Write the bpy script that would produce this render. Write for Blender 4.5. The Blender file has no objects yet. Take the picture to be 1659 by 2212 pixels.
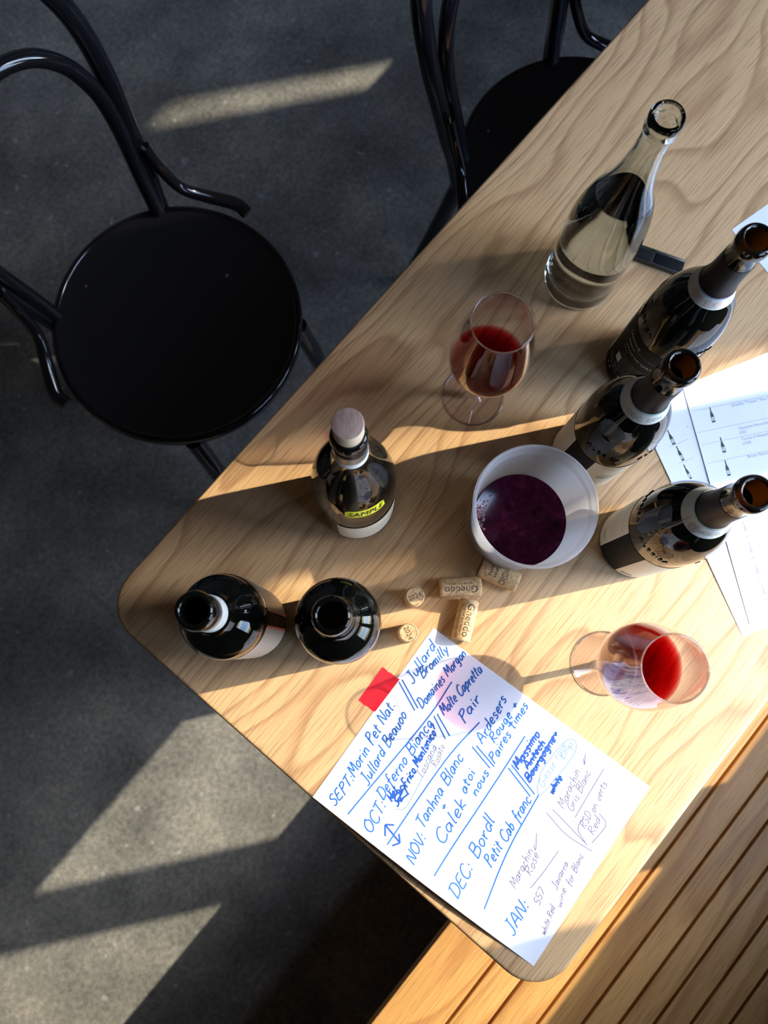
import bpy, bmesh, math, random
from mathutils import Vector, Matrix
random.seed(7)
S = bpy.context.scene
COL = S.collection
PI = math.pi
R = math.radians

# ------------------------------------------------------------------ measures
# x, y, z in millimetres, origin on the table top straight below the camera
TABLE_H = 800.0                       # table top above the floor
YAW = 2.438 - PI / 2                  # long side of the table against world x
SUN_AZ, SUN_EL = R(-167.8), R(40.6)   # travel direction of the light, elevation


def W(x, y, z=0.0):
    return Vector((x / 1000, y / 1000, (z + TABLE_H) / 1000))


# ------------------------------------------------------------------ camera
cam = bpy.data.cameras.new('camera')
cam.sensor_fit = 'VERTICAL'
cam.sensor_height = 36.0
cam.lens = 1799.04 * 36.0 / 2212.0
cam.clip_start = 0.02
cam.dof.use_dof = True
cam.dof.focus_distance = 0.82
cam.dof.aperture_fstop = 7.5
cam_ob = bpy.data.objects.new('camera', cam)
COL.objects.link(cam_ob)
CR = ((0.99992244, 0.0, 0.01245478), (0.00199577, -0.98707792, -0.16022855), (0.01229384, 0.16024098, -0.98700136))
mw = Matrix.Identity(4)
for i in range(3):
    mw[i][0] = CR[0][i]
    mw[i][1] = -CR[1][i]
    mw[i][2] = -CR[2][i]
mw.translation = W(0, 0, 903.98)
cam_ob.matrix_world = mw
S.camera = cam_ob

# ------------------------------------------------------------------ exposure, sky, sun
S.view_settings.view_transform = 'Standard'
S.view_settings.look = 'None'
S.view_settings.gamma = 1.0
S.view_settings.use_curve_mapping = False
S.view_settings.exposure = 0.0
S.cycles.max_bounces = 8
S.cycles.diffuse_bounces = 3
S.cycles.glossy_bounces = 4
S.cycles.use_adaptive_sampling = True
S.cycles.adaptive_threshold = 0.08
S.cycles.transparent_max_bounces = 20
S.cycles.transmission_bounces = 8
S.cycles.sample_clamp_indirect = 6.0
S.cycles.use_denoising = True
SKY = 1.85
world = bpy.data.worlds.new('sky')
S.world = world
world.use_nodes = True
wn = world.node_tree
sky = wn.nodes.new('ShaderNodeTexSky')
sky.sky_type = 'NISHITA'
sky.sun_disc = False
sky.sun_elevation = SUN_EL
sky.sun_rotation = PI / 2 - (SUN_AZ + PI)
sky.air_density = 1.0
sky.dust_density = 1.0
tint = wn.nodes.new('ShaderNodeMix')
tint.data_type, tint.blend_type = 'RGBA', 'MULTIPLY'
tint.inputs[0].default_value = 1.0
tint.inputs[7].default_value = (0.80, 0.92, 1.10, 1)      # clear deep blue morning
wn.links.new(sky.outputs[0], tint.inputs[6])
wn.links.new(tint.outputs[2], wn.nodes['Background'].inputs[0])
wn.nodes['Background'].inputs[1].default_value = SKY

sun = bpy.data.lights.new('sun', 'SUN')
sun.energy = 6.5
sun.color = (1.0, 0.90, 0.75)
sun.angle = R(0.53)
sun_ob = bpy.data.objects.new('sun', sun)
COL.objects.link(sun_ob)
ld = Vector((math.cos(SUN_AZ) * math.cos(SUN_EL), math.sin(SUN_AZ) * math.cos(SUN_EL), -math.sin(SUN_EL)))
sun_ob.rotation_euler = ld.to_track_quat('-Z', 'Y').to_euler()
sun_ob.location = W(3000, 650, 3000)


# ------------------------------------------------------------------ materials
def new_mat(name):
    m = bpy.data.materials.new(name)
    m.use_nodes = True
    nt = m.node_tree
    return m, nt, nt.nodes['Principled BSDF'], nt.nodes['Material Output']


def pmat(name, col, rough=0.5, metal=0.0, ior=1.5, coat=0.0):
    m, nt, b, o = new_mat(name)
    b.inputs['Base Color'].default_value = (*col, 1)
    b.inputs['Roughness'].default_value = rough
    b.inputs['Metallic'].default_value = metal
    b.inputs['IOR'].default_value = ior
    b.inputs['Coat Weight'].default_value = coat
    return m


def nd(nt, kind, **kw):
    n = nt.nodes.new(kind)
    for k, v in kw.items():
        setattr(n, k, v)
    return n


def ramp(nt, stops, src):
    r = nt.nodes.new('ShaderNodeValToRGB')
    while len(r.color_ramp.elements) < len(stops):
        r.color_ramp.elements.new(0.5)
    for e, (p, c) in zip(r.color_ramp.elements, stops):
        e.position = p
        e.color = (*c, 1)
    nt.links.new(src, r.inputs[0])
    return r.outputs[0]


def mapped(nt, scale, loc=(0, 0, 0)):
    t = nd(nt, 'ShaderNodeTexCoord')
    mp = nd(nt, 'ShaderNodeMapping')
    mp.inputs['Scale'].default_value = scale
    mp.inputs['Location'].default_value = loc
    nt.links.new(t.outputs['Object'], mp.inputs[0])
    return mp.outputs[0]


def noise(nt, vec, scale, detail=3.0, rough=0.55):
    n = nd(nt, 'ShaderNodeTexNoise')
    n.inputs['Scale'].default_value = scale
    n.inputs['Detail'].default_value = detail
    n.inputs['Roughness'].default_value = rough
    nt.links.new(vec, n.inputs['Vector'])
    return n.outputs[0]


def math_n(nt, op, a, b=None):
    n = nd(nt, 'ShaderNodeMath', operation=op)
    for i, v in enumerate((a, b)):
        if v is None:
            continue
        if hasattr(v, 'is_linked'):
            nt.links.new(v, n.inputs[i])
        else:
            n.inputs[i].default_value = v
    return n.outputs[0]


def mixc(nt, fac, a, b, mode='MIX'):
    n = nd(nt, 'ShaderNodeMix', data_type='RGBA', blend_type=mode)
    for i, v in ((0, fac), (6, a), (7, b)):
        if hasattr(v, 'is_linked'):
            nt.links.new(v, n.inputs[i])
        elif i == 0:
            n.inputs[i].default_value = v
        else:
            n.inputs[i].default_value = (*v, 1)
    return n.outputs[2]


def bump(nt, b, h, strength=0.2, dist=0.001):
    n = nd(nt, 'ShaderNodeBump')
    n.inputs['Strength'].default_value = strength
    n.inputs['Distance'].default_value = dist
    nt.links.new(h, n.inputs['Height'])
    nt.links.new(n.outputs[0], b.inputs['Normal'])


def wood_mat(name, light, mid, dark, rough=0.45, ring=26.0, stretch=0.09, vary=False):
    m, nt, b, o = new_mat(name)
    big = mapped(nt, (stretch * 12, 5, 5))
    n1 = noise(nt, big, 1.0, 2.0)
    t = nd(nt, 'ShaderNodeTexCoord')
    sx = nd(nt, 'ShaderNodeSeparateXYZ')
    nt.links.new(t.outputs['Object'], sx.inputs[0])
    v = math_n(nt, 'ADD', math_n(nt, 'MULTIPLY', sx.outputs[1], ring), math_n(nt, 'MULTIPLY', n1, ring * 0.55))
    if vary:
        oi = nd(nt, 'ShaderNodeObjectInfo')
        v = math_n(nt, 'ADD', v, math_n(nt, 'MULTIPLY', oi.outputs['Random'], 9.0))
    saw = math_n(nt, 'FRACT', v)
    rings = ramp(nt, [(0.0, (0.1,) * 3), (0.6, (0.35,) * 3), (0.88, (1.0,) * 3), (1.0, (0.1,) * 3)], saw)
    fine = noise(nt, mapped(nt, (5, 420, 420)), 1.0, 3.0, 0.6)
    pores = ramp(nt, [(0.0, (1,) * 3), (0.36, (0.9,) * 3), (0.47, (0.0,) * 3)], noise(nt, mapped(nt, (16, 700, 700), (3, 1, 0)), 1.0, 2.0))
    cloud = noise(nt, mapped(nt, (2.0, 6, 6), (7, 2, 0)), 1.0, 2.0)
    f = math_n(nt, 'ADD', math_n(nt, 'MULTIPLY', rings, 0.42), math_n(nt, 'MULTIPLY', fine, 0.62))
    f = math_n(nt, 'ADD', f, math_n(nt, 'MULTIPLY', cloud, 0.22))
    if vary:
        f = math_n(nt, 'ADD', f, math_n(nt, 'MULTIPLY', math_n(nt, 'SUBTRACT', oi.outputs['Random'], 0.5), 0.18))
    c = ramp(nt, [(0.28, light), (0.56, mid), (0.86, dark)], f)
    c = mixc(nt, math_n(nt, 'MULTIPLY', pores, 0.5), c, tuple(x * 0.42 for x in dark))
    nt.links.new(c, b.inputs['Base Color'])
    b.inputs['Roughness'].default_value = rough
    bump(nt, b, fine, 0.12, 0.0006)
    return m


M = {}
M['oak'] = wood_mat('oak_veneer', (0.75, 0.495, 0.245), (0.665, 0.41, 0.192), (0.46, 0.26, 0.118), 0.38, ring=30, stretch=0.13)
M['slat'] = wood_mat('bench_slat_wood', (0.76, 0.43, 0.135), (0.67, 0.345, 0.10), (0.50, 0.235, 0.065), 0.5, ring=18, stretch=0.08, vary=True)


def floor_mat():
    m, nt, b, o = new_mat('dark_sealed_concrete')
    n1 = noise(nt, mapped(nt, (1, 1, 1)), 5.0, 6.0, 0.65)
    n2 = noise(nt, mapped(nt, (1, 1, 1), (4, 4, 0)), 95.0, 4.0, 0.7)
    c = ramp(nt, [(0.34, (0.108, 0.106, 0.092)), (0.55, (0.20, 0.194, 0.164)), (0.74, (0.31, 0.285, 0.225))], n1)
    g = ramp(nt, [(0.36, (0.74,) * 3), (0.64, (1.28,) * 3)], n2)
    c = mixc(nt, 1.0, c, g, 'MULTIPLY')
    sp = ramp(nt, [(0.70, (0,) * 3), (0.76, (1,) * 3)], noise(nt, mapped(nt, (1, 1, 1), (9, 1, 0)), 38.0, 1.0))
    c = mixc(nt, math_n(nt, 'MULTIPLY', sp, 0.6), c, (0.36, 0.36, 0.34))
    nt.links.new(c, b.inputs['Base Color'])
    b.inputs['Roughness'].default_value = 0.6
    b.inputs['Specular IOR Level'].default_value = 0.25
    bump(nt, b, n2, 0.15, 0.001)
    return m


M['floor'] = floor_mat()
M['wall'] = pmat('painted_wall', (0.16, 0.12, 0.09), 0.7)
M['ceiling'] = pmat('timber_ceiling', (0.30, 0.20, 0.12), 0.8)
M['frame'] = pmat('window_timber', (0.10, 0.07, 0.045), 0.5)
M['black_lacquer'] = pmat('black_lacquer', (0.006, 0.006, 0.007), 0.1)
M['seat_black'] = pmat('satin_black_seat', (0.004, 0.0045, 0.005), 0.42)
M['steel'] = pmat('dull_steel', (0.35, 0.34, 0.32), 0.35, 1.0)
M['black_metal'] = pmat('black_powder_coat', (0.012, 0.012, 0.012), 0.45)
M['bottle'] = pmat('dark_bottle_glass', (0.003, 0.0035, 0.0025), 0.025, 0, 1.40)
M['foil'] = pmat('charcoal_foil', (0.016, 0.0145, 0.0145), 0.45, 0.0, 1.22)
M['band'] = pmat('pale_neck_band', (0.55, 0.56, 0.50), 0.55)
M['band_red'] = pmat('band_print_red', (0.58, 0.46, 0.40), 0.6)
M['band_blue'] = pmat('band_print_blue', (0.18, 0.20, 0.45), 0.6)
M['band_teal'] = pmat('band_print_teal', (0.20, 0.40, 0.42), 0.6)
M['silver'] = pmat('silver_foil', (0.50, 0.50, 0.46), 0.3, 0.9)
M['white_band'] = pmat('white_neck_band', (0.75, 0.76, 0.72), 0.5)
M['olive'] = pmat('olive_bottle_depth', (0.06, 0.06, 0.008), 0.2)
M['label_black'] = pmat('black_label_paper', (0.006, 0.0065, 0.0065), 0.6, 0, 1.2)
M['label_cream'] = pmat('cream_label_paper', (0.76, 0.67, 0.49), 0.6)
M['label_grey'] = pmat('silver_grey_label', (0.30, 0.26, 0.21), 0.4, 0.35)
M['label_pink'] = pmat('pale_label', (0.50, 0.42, 0.34), 0.5)
M['print_red'] = pmat('red_print', (0.75, 0.12, 0.11), 0.6)
M['print_white'] = pmat('white_print', (0.62, 0.62, 0.60), 0.6)
M['print_grey'] = pmat('grey_print', (0.30, 0.27, 0.23), 0.6)
M['print_dark'] = pmat('dark_print', (0.03, 0.03, 0.03), 0.6)
M['print_pale'] = pmat('faint_grey_print', (0.30, 0.31, 0.31), 0.7)
M['print_green'] = pmat('dark_green_print', (0.03, 0.06, 0.045), 0.6)
M['print_mid'] = pmat('washed_grey_print', (0.30, 0.31, 0.31), 0.7)
M['yellow'] = pmat('yellow_sticker', (0.85, 0.80, 0.02), 0.45)
M['ink_b'] = pmat('blue_marker_ink', (0.008, 0.13, 0.44), 0.7)
M['ink_d'] = pmat('dense_blue_ink', (0.004, 0.08, 0.38), 0.7)
M['ink_l'] = pmat('faint_blue_ink', (0.20, 0.34, 0.54), 0.7)
M['ink_p'] = pmat('faint_pen_ink', (0.15, 0.135, 0.25), 0.7)
M['cork_print'] = pmat('cork_stamp_ink', (0.07, 0.04, 0.02), 0.8)


def paper_mat():
    m, nt, b, o = new_mat('white_paper')
    n = noise(nt, mapped(nt, (1, 1, 1)), 14.0, 3.0)
    c = ramp(nt, [(0.3, (0.80, 0.81, 0.82)), (0.7, (0.84, 0.845, 0.85))], n)
    nt.links.new(c, b.inputs['Base Color'])
    b.inputs['Roughness'].default_value = 0.75
    b.inputs['Specular IOR Level'].default_value = 0.2
    bump(nt, b, n, 0.15, 0.002)
    return m


M['paper'] = paper_mat()


def cork_mat():
    m, nt, b, o = new_mat('cork')
    n = noise(nt, mapped(nt, (1, 1, 1)), 260.0, 4.0, 0.7)
    n2 = noise(nt, mapped(nt, (1, 1, 1), (2, 0, 1)), 420.0, 2.0, 0.6)
    c = ramp(nt, [(0.30, (0.36, 0.20, 0.08)), (0.5, (0.58, 0.37, 0.165)), (0.75, (0.66, 0.46, 0.24))], n)
    pit = ramp(nt, [(0.30, (1,) * 3), (0.37, (0,) * 3)], n2)
    c = mixc(nt, math_n(nt, 'MULTIPLY', pit, 0.75), c, (0.16, 0.075, 0.03))
    nt.links.new(c, b.inputs['Base Color'])
    b.inputs['Roughness'].default_value = 0.85
    bump(nt, b, n2, 0.4, 0.001)
    return m


M['cork'] = cork_mat()
M['cork_pale'] = pmat('smooth_pale_cork', (0.62, 0.48, 0.34), 0.7)


def stained_cork_mat():
    m, nt, b, o = new_mat('wine_stained_cork_end')
    n = noise(nt, mapped(nt, (260, 60, 60)), 1.0, 4.0, 0.7)
    c = ramp(nt, [(0.3, (0.20, 0.115, 0.085)), (0.7, (0.42, 0.29, 0.235))], n)
    nt.links.new(c, b.inputs['Base Color'])
    b.inputs['Roughness'].default_value = 0.85
    return m


M['cork_stain'] = stained_cork_mat()
M['cork_red'] = pmat('red_stained_cork_end', (0.16, 0.035, 0.04), 0.8)


def thin_glass(name, tint, ior=1.45, rough=0.01):
    """clear thin-walled glass: sees straight through, mirrors by Fresnel"""
    m, nt, b, o = new_mat(name)
    nt.nodes.remove(b)
    tr = nd(nt, 'ShaderNodeBsdfTransparent')
    tr.inputs[0].default_value = (*tint, 1)
    gl = nd(nt, 'ShaderNodeBsdfGlossy')
    gl.inputs['Roughness'].default_value = rough
    gl.inputs['Color'].default_value = (0.98, 0.97, 0.98, 1)
    lw = nd(nt, 'ShaderNodeLayerWeight')
    lw.inputs['Blend'].default_value = 0.5
    f0 = ((ior - 1) / (ior + 1)) ** 2
    fr = math_n(nt, 'ADD', math_n(nt, 'MULTIPLY', math_n(nt, 'POWER', lw.outputs['Facing'], 4.0), 0.85), f0)
    mx = nd(nt, 'ShaderNodeMixShader')
    nt.links.new(fr, mx.inputs[0])
    nt.links.new(tr.outputs[0], mx.inputs[1])
    nt.links.new(gl.outputs[0], mx.inputs[2])
    nt.links.new(mx.outputs[0], o.inputs[0])
    return m, nt, o


M['glass_thin'] = thin_glass('wine_glass_crystal', (0.955, 0.935, 0.945))[0]


def wine_mat(name, colour, density):
    m, nt, o = thin_glass(name, (1, 1, 1), 1.33)
    va = nd(nt, 'ShaderNodeVolumeAbsorption')
    va.inputs['Color'].default_value = (*colour, 1)
    va.inputs['Density'].default_value = density
    nt.links.new(va.outputs[0], o.inputs['Volume'])
    return m


M['wine'] = wine_mat('red_wine', (0.84, 0.02, 0.05), 430.0)


def glass_mat(name, col, ior, rough=0.0):
    m, nt, b, o = new_mat(name)
    nt.nodes.remove(b)
    g = nd(nt, 'ShaderNodeBsdfGlass')
    g.inputs['Color'].default_value = (*col, 1)
    g.inputs['IOR'].default_value = ior
    g.inputs['Roughness'].default_value = rough
    nt.links.new(g.outputs[0], o.inputs[0])
    return m


M['glass'] = glass_mat('clear_bottle_glass', (0.965, 0.985, 0.975), 1.5)
M['water'] = glass_mat('sparkling_water', (0.985, 0.995, 0.99), 1.33)
M['bubble'] = pmat('gas_bubble', (0.9, 0.9, 0.86), 0.2)


def amber_mat(name, inner):
    m, nt, b, o = new_mat(name)
    b.inputs['Base Color'].default_value = (0.004, 0.004, 0.003, 1)
    b.inputs['Roughness'].default_value = 0.04
    tl = nd(nt, 'ShaderNodeBsdfTranslucent' if inner else 'ShaderNodeBsdfTransparent')
    tl.inputs[0].default_value = (0.95, 0.40, 0.02, 1) if inner else (0.70, 0.34, 0.03, 1)
    mx = nd(nt, 'ShaderNodeMixShader')
    mx.inputs[0].default_value = 0.34 if inner else 0.05
    nt.links.new(b.outputs[0], mx.inputs[1])
    nt.links.new(tl.outputs[0], mx.inputs[2])
    nt.links.new(mx.outputs[0], o.inputs[0])
    return m


M['amber_bore'] = amber_mat('amber_bore_glass', True)
M['amber'] = amber_mat('amber_neck_glass', False)

def plastic_mat():
    m, nt, b, o = new_mat('milky_plastic')
    b.inputs['Base Color'].default_value = (0.72, 0.71, 0.69, 1)
    b.inputs['Roughness'].default_value = 0.28
    tl = nd(nt, 'ShaderNodeBsdfTranslucent')
    tl.inputs[0].default_value = (0.86, 0.87, 0.88, 1)
    tr = nd(nt, 'ShaderNodeBsdfTransparent')
    tr.inputs[0].default_value = (0.95, 0.95, 0.96, 1)
    m1 = nd(nt, 'ShaderNodeMixShader')
    m1.inputs[0].default_value = 0.5
    m2 = nd(nt, 'ShaderNodeMixShader')
    m2.inputs[0].default_value = 0.46
    nt.links.new(b.outputs[0], m1.inputs[1])
    nt.links.new(tl.outputs[0], m1.inputs[2])
    nt.links.new(m1.outputs[0], m2.inputs[1])
    nt.links.new(tr.outputs[0], m2.inputs[2])
    nt.links.new(m2.outputs[0], o.inputs[0])
    return m


M['plastic'] = plastic_mat()


def slop_mat():
    m, nt, b, o = new_mat('poured_off_red_wine')
    n = noise(nt, mapped(nt, (1, 1, 1)), 130.0, 5.0, 0.75)
    n2 = noise(nt, mapped(nt, (1, 1, 1), (3, 0, 0)), 28.0, 3.0, 0.6)
    c = ramp(nt, [(0.36, (0.012, 0.002, 0.007)), (0.55, (0.055, 0.006, 0.024)), (0.72, (0.17, 0.025, 0.075))], math_n(nt, 'ADD', math_n(nt, 'MULTIPLY', n, 0.55), math_n(nt, 'MULTIPLY', n2, 0.45)))
    nt.links.new(c, b.inputs['Base Color'])
    b.inputs['Roughness'].default_value = 0.12
    b.inputs['Subsurface Weight'].default_value = 0.0
    return m


M['slop'] = slop_mat()
M['foam'] = pmat('pink_wine_foam', (0.42, 0.22, 0.26), 0.6)


def tape_mat():
    m, nt, b, o = new_mat('red_masking_tape')
    b.inputs['Base Color'].default_value = (0.80, 0.012, 0.03, 1)
    b.inputs['Roughness'].default_value = 0.55
    tr = nd(nt, 'ShaderNodeBsdfTransparent')
    tr.inputs[0].default_value = (0.95, 0.10, 0.14, 1)
    mx = nd(nt, 'ShaderNodeMixShader')
    mx.inputs[0].default_value = 0.22
    nt.links.new(b.outputs[0], mx.inputs[1])
    nt.links.new(tr.outputs[0], mx.inputs[2])
    nt.links.new(mx.outputs[0], o.inputs[0])
    n = noise(nt, mapped(nt, (1, 1, 1)), 180.0, 3.0)
    bump(nt, b, n, 0.4, 0.001)
    return m


M['tape'] = tape_mat()


# ------------------------------------------------------------------ mesh helpers (millimetres in, metres stored)
class MB:
    def __init__(self):
        self.v, self.f = [], []

    def add(self, vs, fs):
        k = len(self.v)
        self.v += [tuple(c / 1000 for c in p) for p in vs]
        self.f += [tuple(i + k for i in q) for q in fs]
        return self

    def box(self, x0, x1, y0, y1, z0, z1):
        v = [(x, y, z) for z in (z0, z1) for y in (y0, y1) for x in (x0, x1)]
        return self.add(v, [(0, 2, 3, 1), (4, 5, 7, 6), (0, 1, 5, 4), (2, 6, 7, 3), (0, 4, 6, 2), (1, 3, 7, 5)])

    def lathe(self, prof, seg=48, a0=0.0, a1=2 * PI):
        """revolve (r, z) points; a full turn closes on itself, r = 0 ends become poles"""
        full = abs(a1 - a0 - 2 * PI) < 1e-6
        n = seg if full else seg + 1
        vs, idx = [], []
        for r, z in prof:
            if r < 1e-6:
                idx.append([len(vs)] * n)
                vs.append((0, 0, z))
            else:
                idx.append(list(range(len(vs), len(vs) + n)))
                for i in range(n):
                    a = a0 + (a1 - a0) * i / seg
                    vs.append((r * math.cos(a), r * math.sin(a), z))
        fs = []
        for j in range(len(prof) - 1):
            A, B = idx[j], idx[j + 1]
            for i in range(seg):
                k = (i + 1) % n
                q = [A[i], A[k], B[k], B[i]]
                q = [x for t, x in enumerate(q) if x not in q[:t]]
                if len(q) > 2:
                    fs.append(tuple(q))
        return self.add(vs, fs)

    def tube(self, pts, rad, seg=12, closed=False, cap=True):
        P = [Vector(p) for p in pts]
        n = len(P)
        rr = rad if isinstance(rad, (list, tuple)) else [rad] * n
        vs, up = [], None
        for i in range(n):
            a = P[(i - 1) % n] if (closed or i > 0) else P[i]
            b = P[(i + 1) % n] if (closed or i < n - 1) else P[i]
            t = (b - a).normalized()
            if up is None:
                up = t.orthogonal().normalized()
            up = (up - t * up.dot(t)).normalized()
            w = t.cross(up)
            for k in range(seg):
                ang = 2 * PI * k / seg
                vs.append(tuple(P[i] + (up * math.cos(ang) + w * math.sin(ang)) * rr[i]))
        fs = []
        for i in range(n if closed else n - 1):
            j = (i + 1) % n
            for k in range(seg):
                l = (k + 1) % seg
                fs.append((i * seg + k, i * seg + l, j * seg + l, j * seg + k))
        if cap and not closed:
            fs.append(tuple(reversed(range(seg))))
            fs.append(tuple(range((n - 1) * seg, n * seg)))
        return self.add(vs, fs)

    def slab(self, outline, z0, z1, round_=0.0):
        """outline (ccw) extruded from z0 to z1 with softened upper and lower edges"""
        n = len(outline)
        c = Vector((sum(p[0] for p in outline) / n, sum(p[1] for p in outline) / n))
        nor = []
        for i in range(n):
            a, b = Vector(outline[i - 1]), Vector(outline[(i + 1) % n])
            t = (b - a).normalized()
            nor.append(Vector((t.y, -t.x)))
        rings = [(0, z0), (0, z1)]
        if round_ > 0:
            k = 4
            rings = [(round_ * (1 - math.sin(PI / 2 * i / k)), z0 + round_ * (1 - math.cos(PI / 2 * i / k))) for i in range(k + 1)]
            rings += [(round_ * (1 - math.cos(PI / 2 * i / k)), z1 - round_ * (1 - math.sin(PI / 2 * i / k))) for i in range(k + 1)]
        vs = []
        for d, z in rings:
            for p, m_ in zip(outline, nor):
                vs.append((p[0] - m_.x * d, p[1] - m_.y * d, z))
        fs = []
        for j in range(len(rings) - 1):
            for i in range(n):
                k = (i + 1) % n
                fs.append((j * n + i, j * n + k, (j + 1) * n + k, (j + 1) * n + i))
        fs.append(tuple(reversed(range(n))))
        fs.append(tuple(range((len(rings) - 1) * n, len(rings) * n)))
        return self.add(vs, fs)

    def build(self, name, mat, parent=None, loc=None, rotz=0.0, smooth=30, bevel=0.0):
        me = bpy.data.meshes.new(name)
        me.from_pydata(self.v, [], self.f)
        bm = bmesh.new()
        bm.from_mesh(me)
        if smooth is not None and len(bm.faces) < 60000:
            bmesh.ops.recalc_face_normals(bm, faces=bm.faces)
        if bevel:
            bmesh.ops.bevel(bm, geom=bm.edges[:], offset=bevel / 1000, segments=2, affect='EDGES', profile=0.6)
        bm.to_mesh(me)
        bm.free()
        if smooth:
            me.shade_smooth()
            me.set_sharp_from_angle(angle=R(smooth))
        me.materials.append(M[mat])
        return link(name, me, parent, loc, rotz)


def link(name, me, parent=None, loc=None, rotz=0.0):
    o = bpy.data.objects.new(name, me)
    COL.objects.link(o)
    if parent:
        o.parent = parent
    if loc is not None:
        o.location = loc
    o.rotation_euler = (0, 0, rotz)
    return o


def thing(name, label, cat, loc, rotz=0.0, group=None):
    o = link(name, None, None, loc, rotz)
    o.empty_display_size = 0.02
    return tag(o, label, cat, group)


def tag(o, label, cat, group=None):
    o['label'] = label
    o['category'] = cat
    if group:
        o['group'] = group
    return o


def struct(o):
    o['kind'] = 'structure'
    return o


def smooth_pts(pts, n=8):
    """Catmull-Rom through the points"""
    P = [Vector(p) for p in pts]
    out = []
    for i in range(len(P) - 1):
        a, b = P[i], P[i + 1]
        z = P[i - 1] if i else a * 2 - b
        c = P[i + 2] if i + 2 < len(P) else b * 2 - a
        for k in range(n):
            t = k / n
            out.append(0.5 * ((2 * a) + (b - z) * t + (2 * z - 5 * a + 4 * b - c) * t * t + (3 * a - z - 3 * b + c) * t ** 3))
    out.append(P[-1])
    return out


def font_mesh(text, size, shear=0.0, align='LEFT', space=1.0):
    """flat lettering in mm: (vertices, faces), baseline at y = 0"""
    cu = bpy.data.curves.new('lettering', 'FONT')
    cu.body = text
    cu.size = size
    cu.shear = shear
    cu.align_x = align
    cu.space_character = space
    cu.resolution_u = 3
    ob = bpy.data.objects.new('lettering', cu)
    COL.objects.link(ob)
    dg = bpy.context.evaluated_depsgraph_get()
    me = bpy.data.meshes.new_from_object(ob.evaluated_get(dg))
    v = [tuple(p.co) for p in me.vertices]
    f = [tuple(p.vertices) for p in me.polygons]
    bpy.data.objects.remove(ob)
    bpy.data.curves.remove(cu)
    bpy.data.meshes.remove(me)
    return v, f


# ------------------------------------------------------------------ the room (frame: local x runs along the table, local y away from the window wall)
ROOM = W(0, 0, -TABLE_H)
F0 = -TABLE_H


def zf(z):          # height above the floor from height above the table
    return z + TABLE_H


struct(MB().box(-1700, 3500, -870, 2600, -40, 0).build('floor', 'floor', None, ROOM, YAW, None))
struct(MB().box(-1720, 3520, -890, 2620, 2960, 3000).build('ceiling', 'ceiling', None, ROOM, YAW, None))
struct(MB().box(-1720, 3520, 2600, 2640, 0, 2960).build('wall_left', 'wall', None, ROOM, YAW, None))


def windowed_wall(name, axis, at, lo, hi, openings):
    """a wall with openings (from, to, sill, head); portals let the sky in"""
    mb = MB()
    t = 12

    def seg(a, b, z0, z1):
        if b - a < 1 or z1 - z0 < 1:
            return
        if axis == 'x':
            mb.box(a, b, at - t, at, z0, z1)
        elif at < 0:
            mb.box(at - t, at, a, b, z0, z1)
        else:
            mb.box(at, at + t, a, b, z0, z1)
    cur = lo
    for a, b, sill, head in openings:
        seg(cur, a, 0, 2960)
        seg(a, b, 0, zf(sill))
        seg(a, b, zf(head), 2960)
        cur = b
    seg(cur, hi, 0, 2960)
    struct(mb.build(name, 'frame' if axis == 'x' else 'wall', None, ROOM, YAW, None))
    for a, b, sill, head in openings:
        li = bpy.data.lights.new('sky_portal', 'AREA')
        li.shape = 'RECTANGLE'
        li.size, li.size_y = (b - a) / 1000, (head - sill) / 1000
        li.cycles.is_portal = True
        ob = bpy.data.objects.new('sky_portal', li)
        COL.objects.link(ob)
        c = (a + b) / 2
        zc = zf((sill + head) / 2)
        if axis == 'x':
            p, d = Vector((c, at - 2, zc)), Vector((0, 1, 0))
        else:
            p, d = Vector((at, c, zc)), Vector((1 if at < 0 else -1, 0, 0))
        rm = Matrix.Rotation(YAW, 4, 'Z')
        ob.location = ROOM + rm @ (p / 1000)
        ob.rotation_euler = (rm.to_3x3() @ d).to_track_quat('-Z', 'Z').to_euler()


windowed_wall('wall_right', 'x', -870, -1700, 3500, [(60, 464, 15, 700), (612, 1049, 15, 2100), (1049, 1134, 650, 2100), (1134, 1300, 650, 1420), (1446, 2560, 15, 2022), (3145, 3242, 1450, 2022)])
# unseen slabs added outside to block the sun, gaps let streaks through
for k_, (xa, xb) in enumerate(((3488, 4322), (4363, 5040), (5260, 8200))):
    struct(MB().box(xa, xb, -2385, -2370, 0, 7500).build('sun_blocker_%d' % (k_ + 1), 'wall', None, ROOM, YAW, None))
windowed_wall('wall_back', 'y', 3500, -870, 2600, [])
windowed_wall('wall_front', 'y', -1700, -870, 2600, [])

# ------------------------------------------------------------------ table
TX0, TX1, TY0, TY1 = -160, 2600, -358.3, 252.5


def rounded_rect(x0, x1, y0, y1, r, n=10):
    out = []
    for cx, cy, a in ((x1 - r, y0 + r, -90), (x1 - r, y1 - r, 0), (x0 + r, y1 - r, 90), (x0 + r, y0 + r, 180)):
        for i in range(n + 1):
            t = R(a + 90 * i / n)
            out.append((cx + r * math.cos(t), cy + r * math.sin(t)))
    return out


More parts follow.
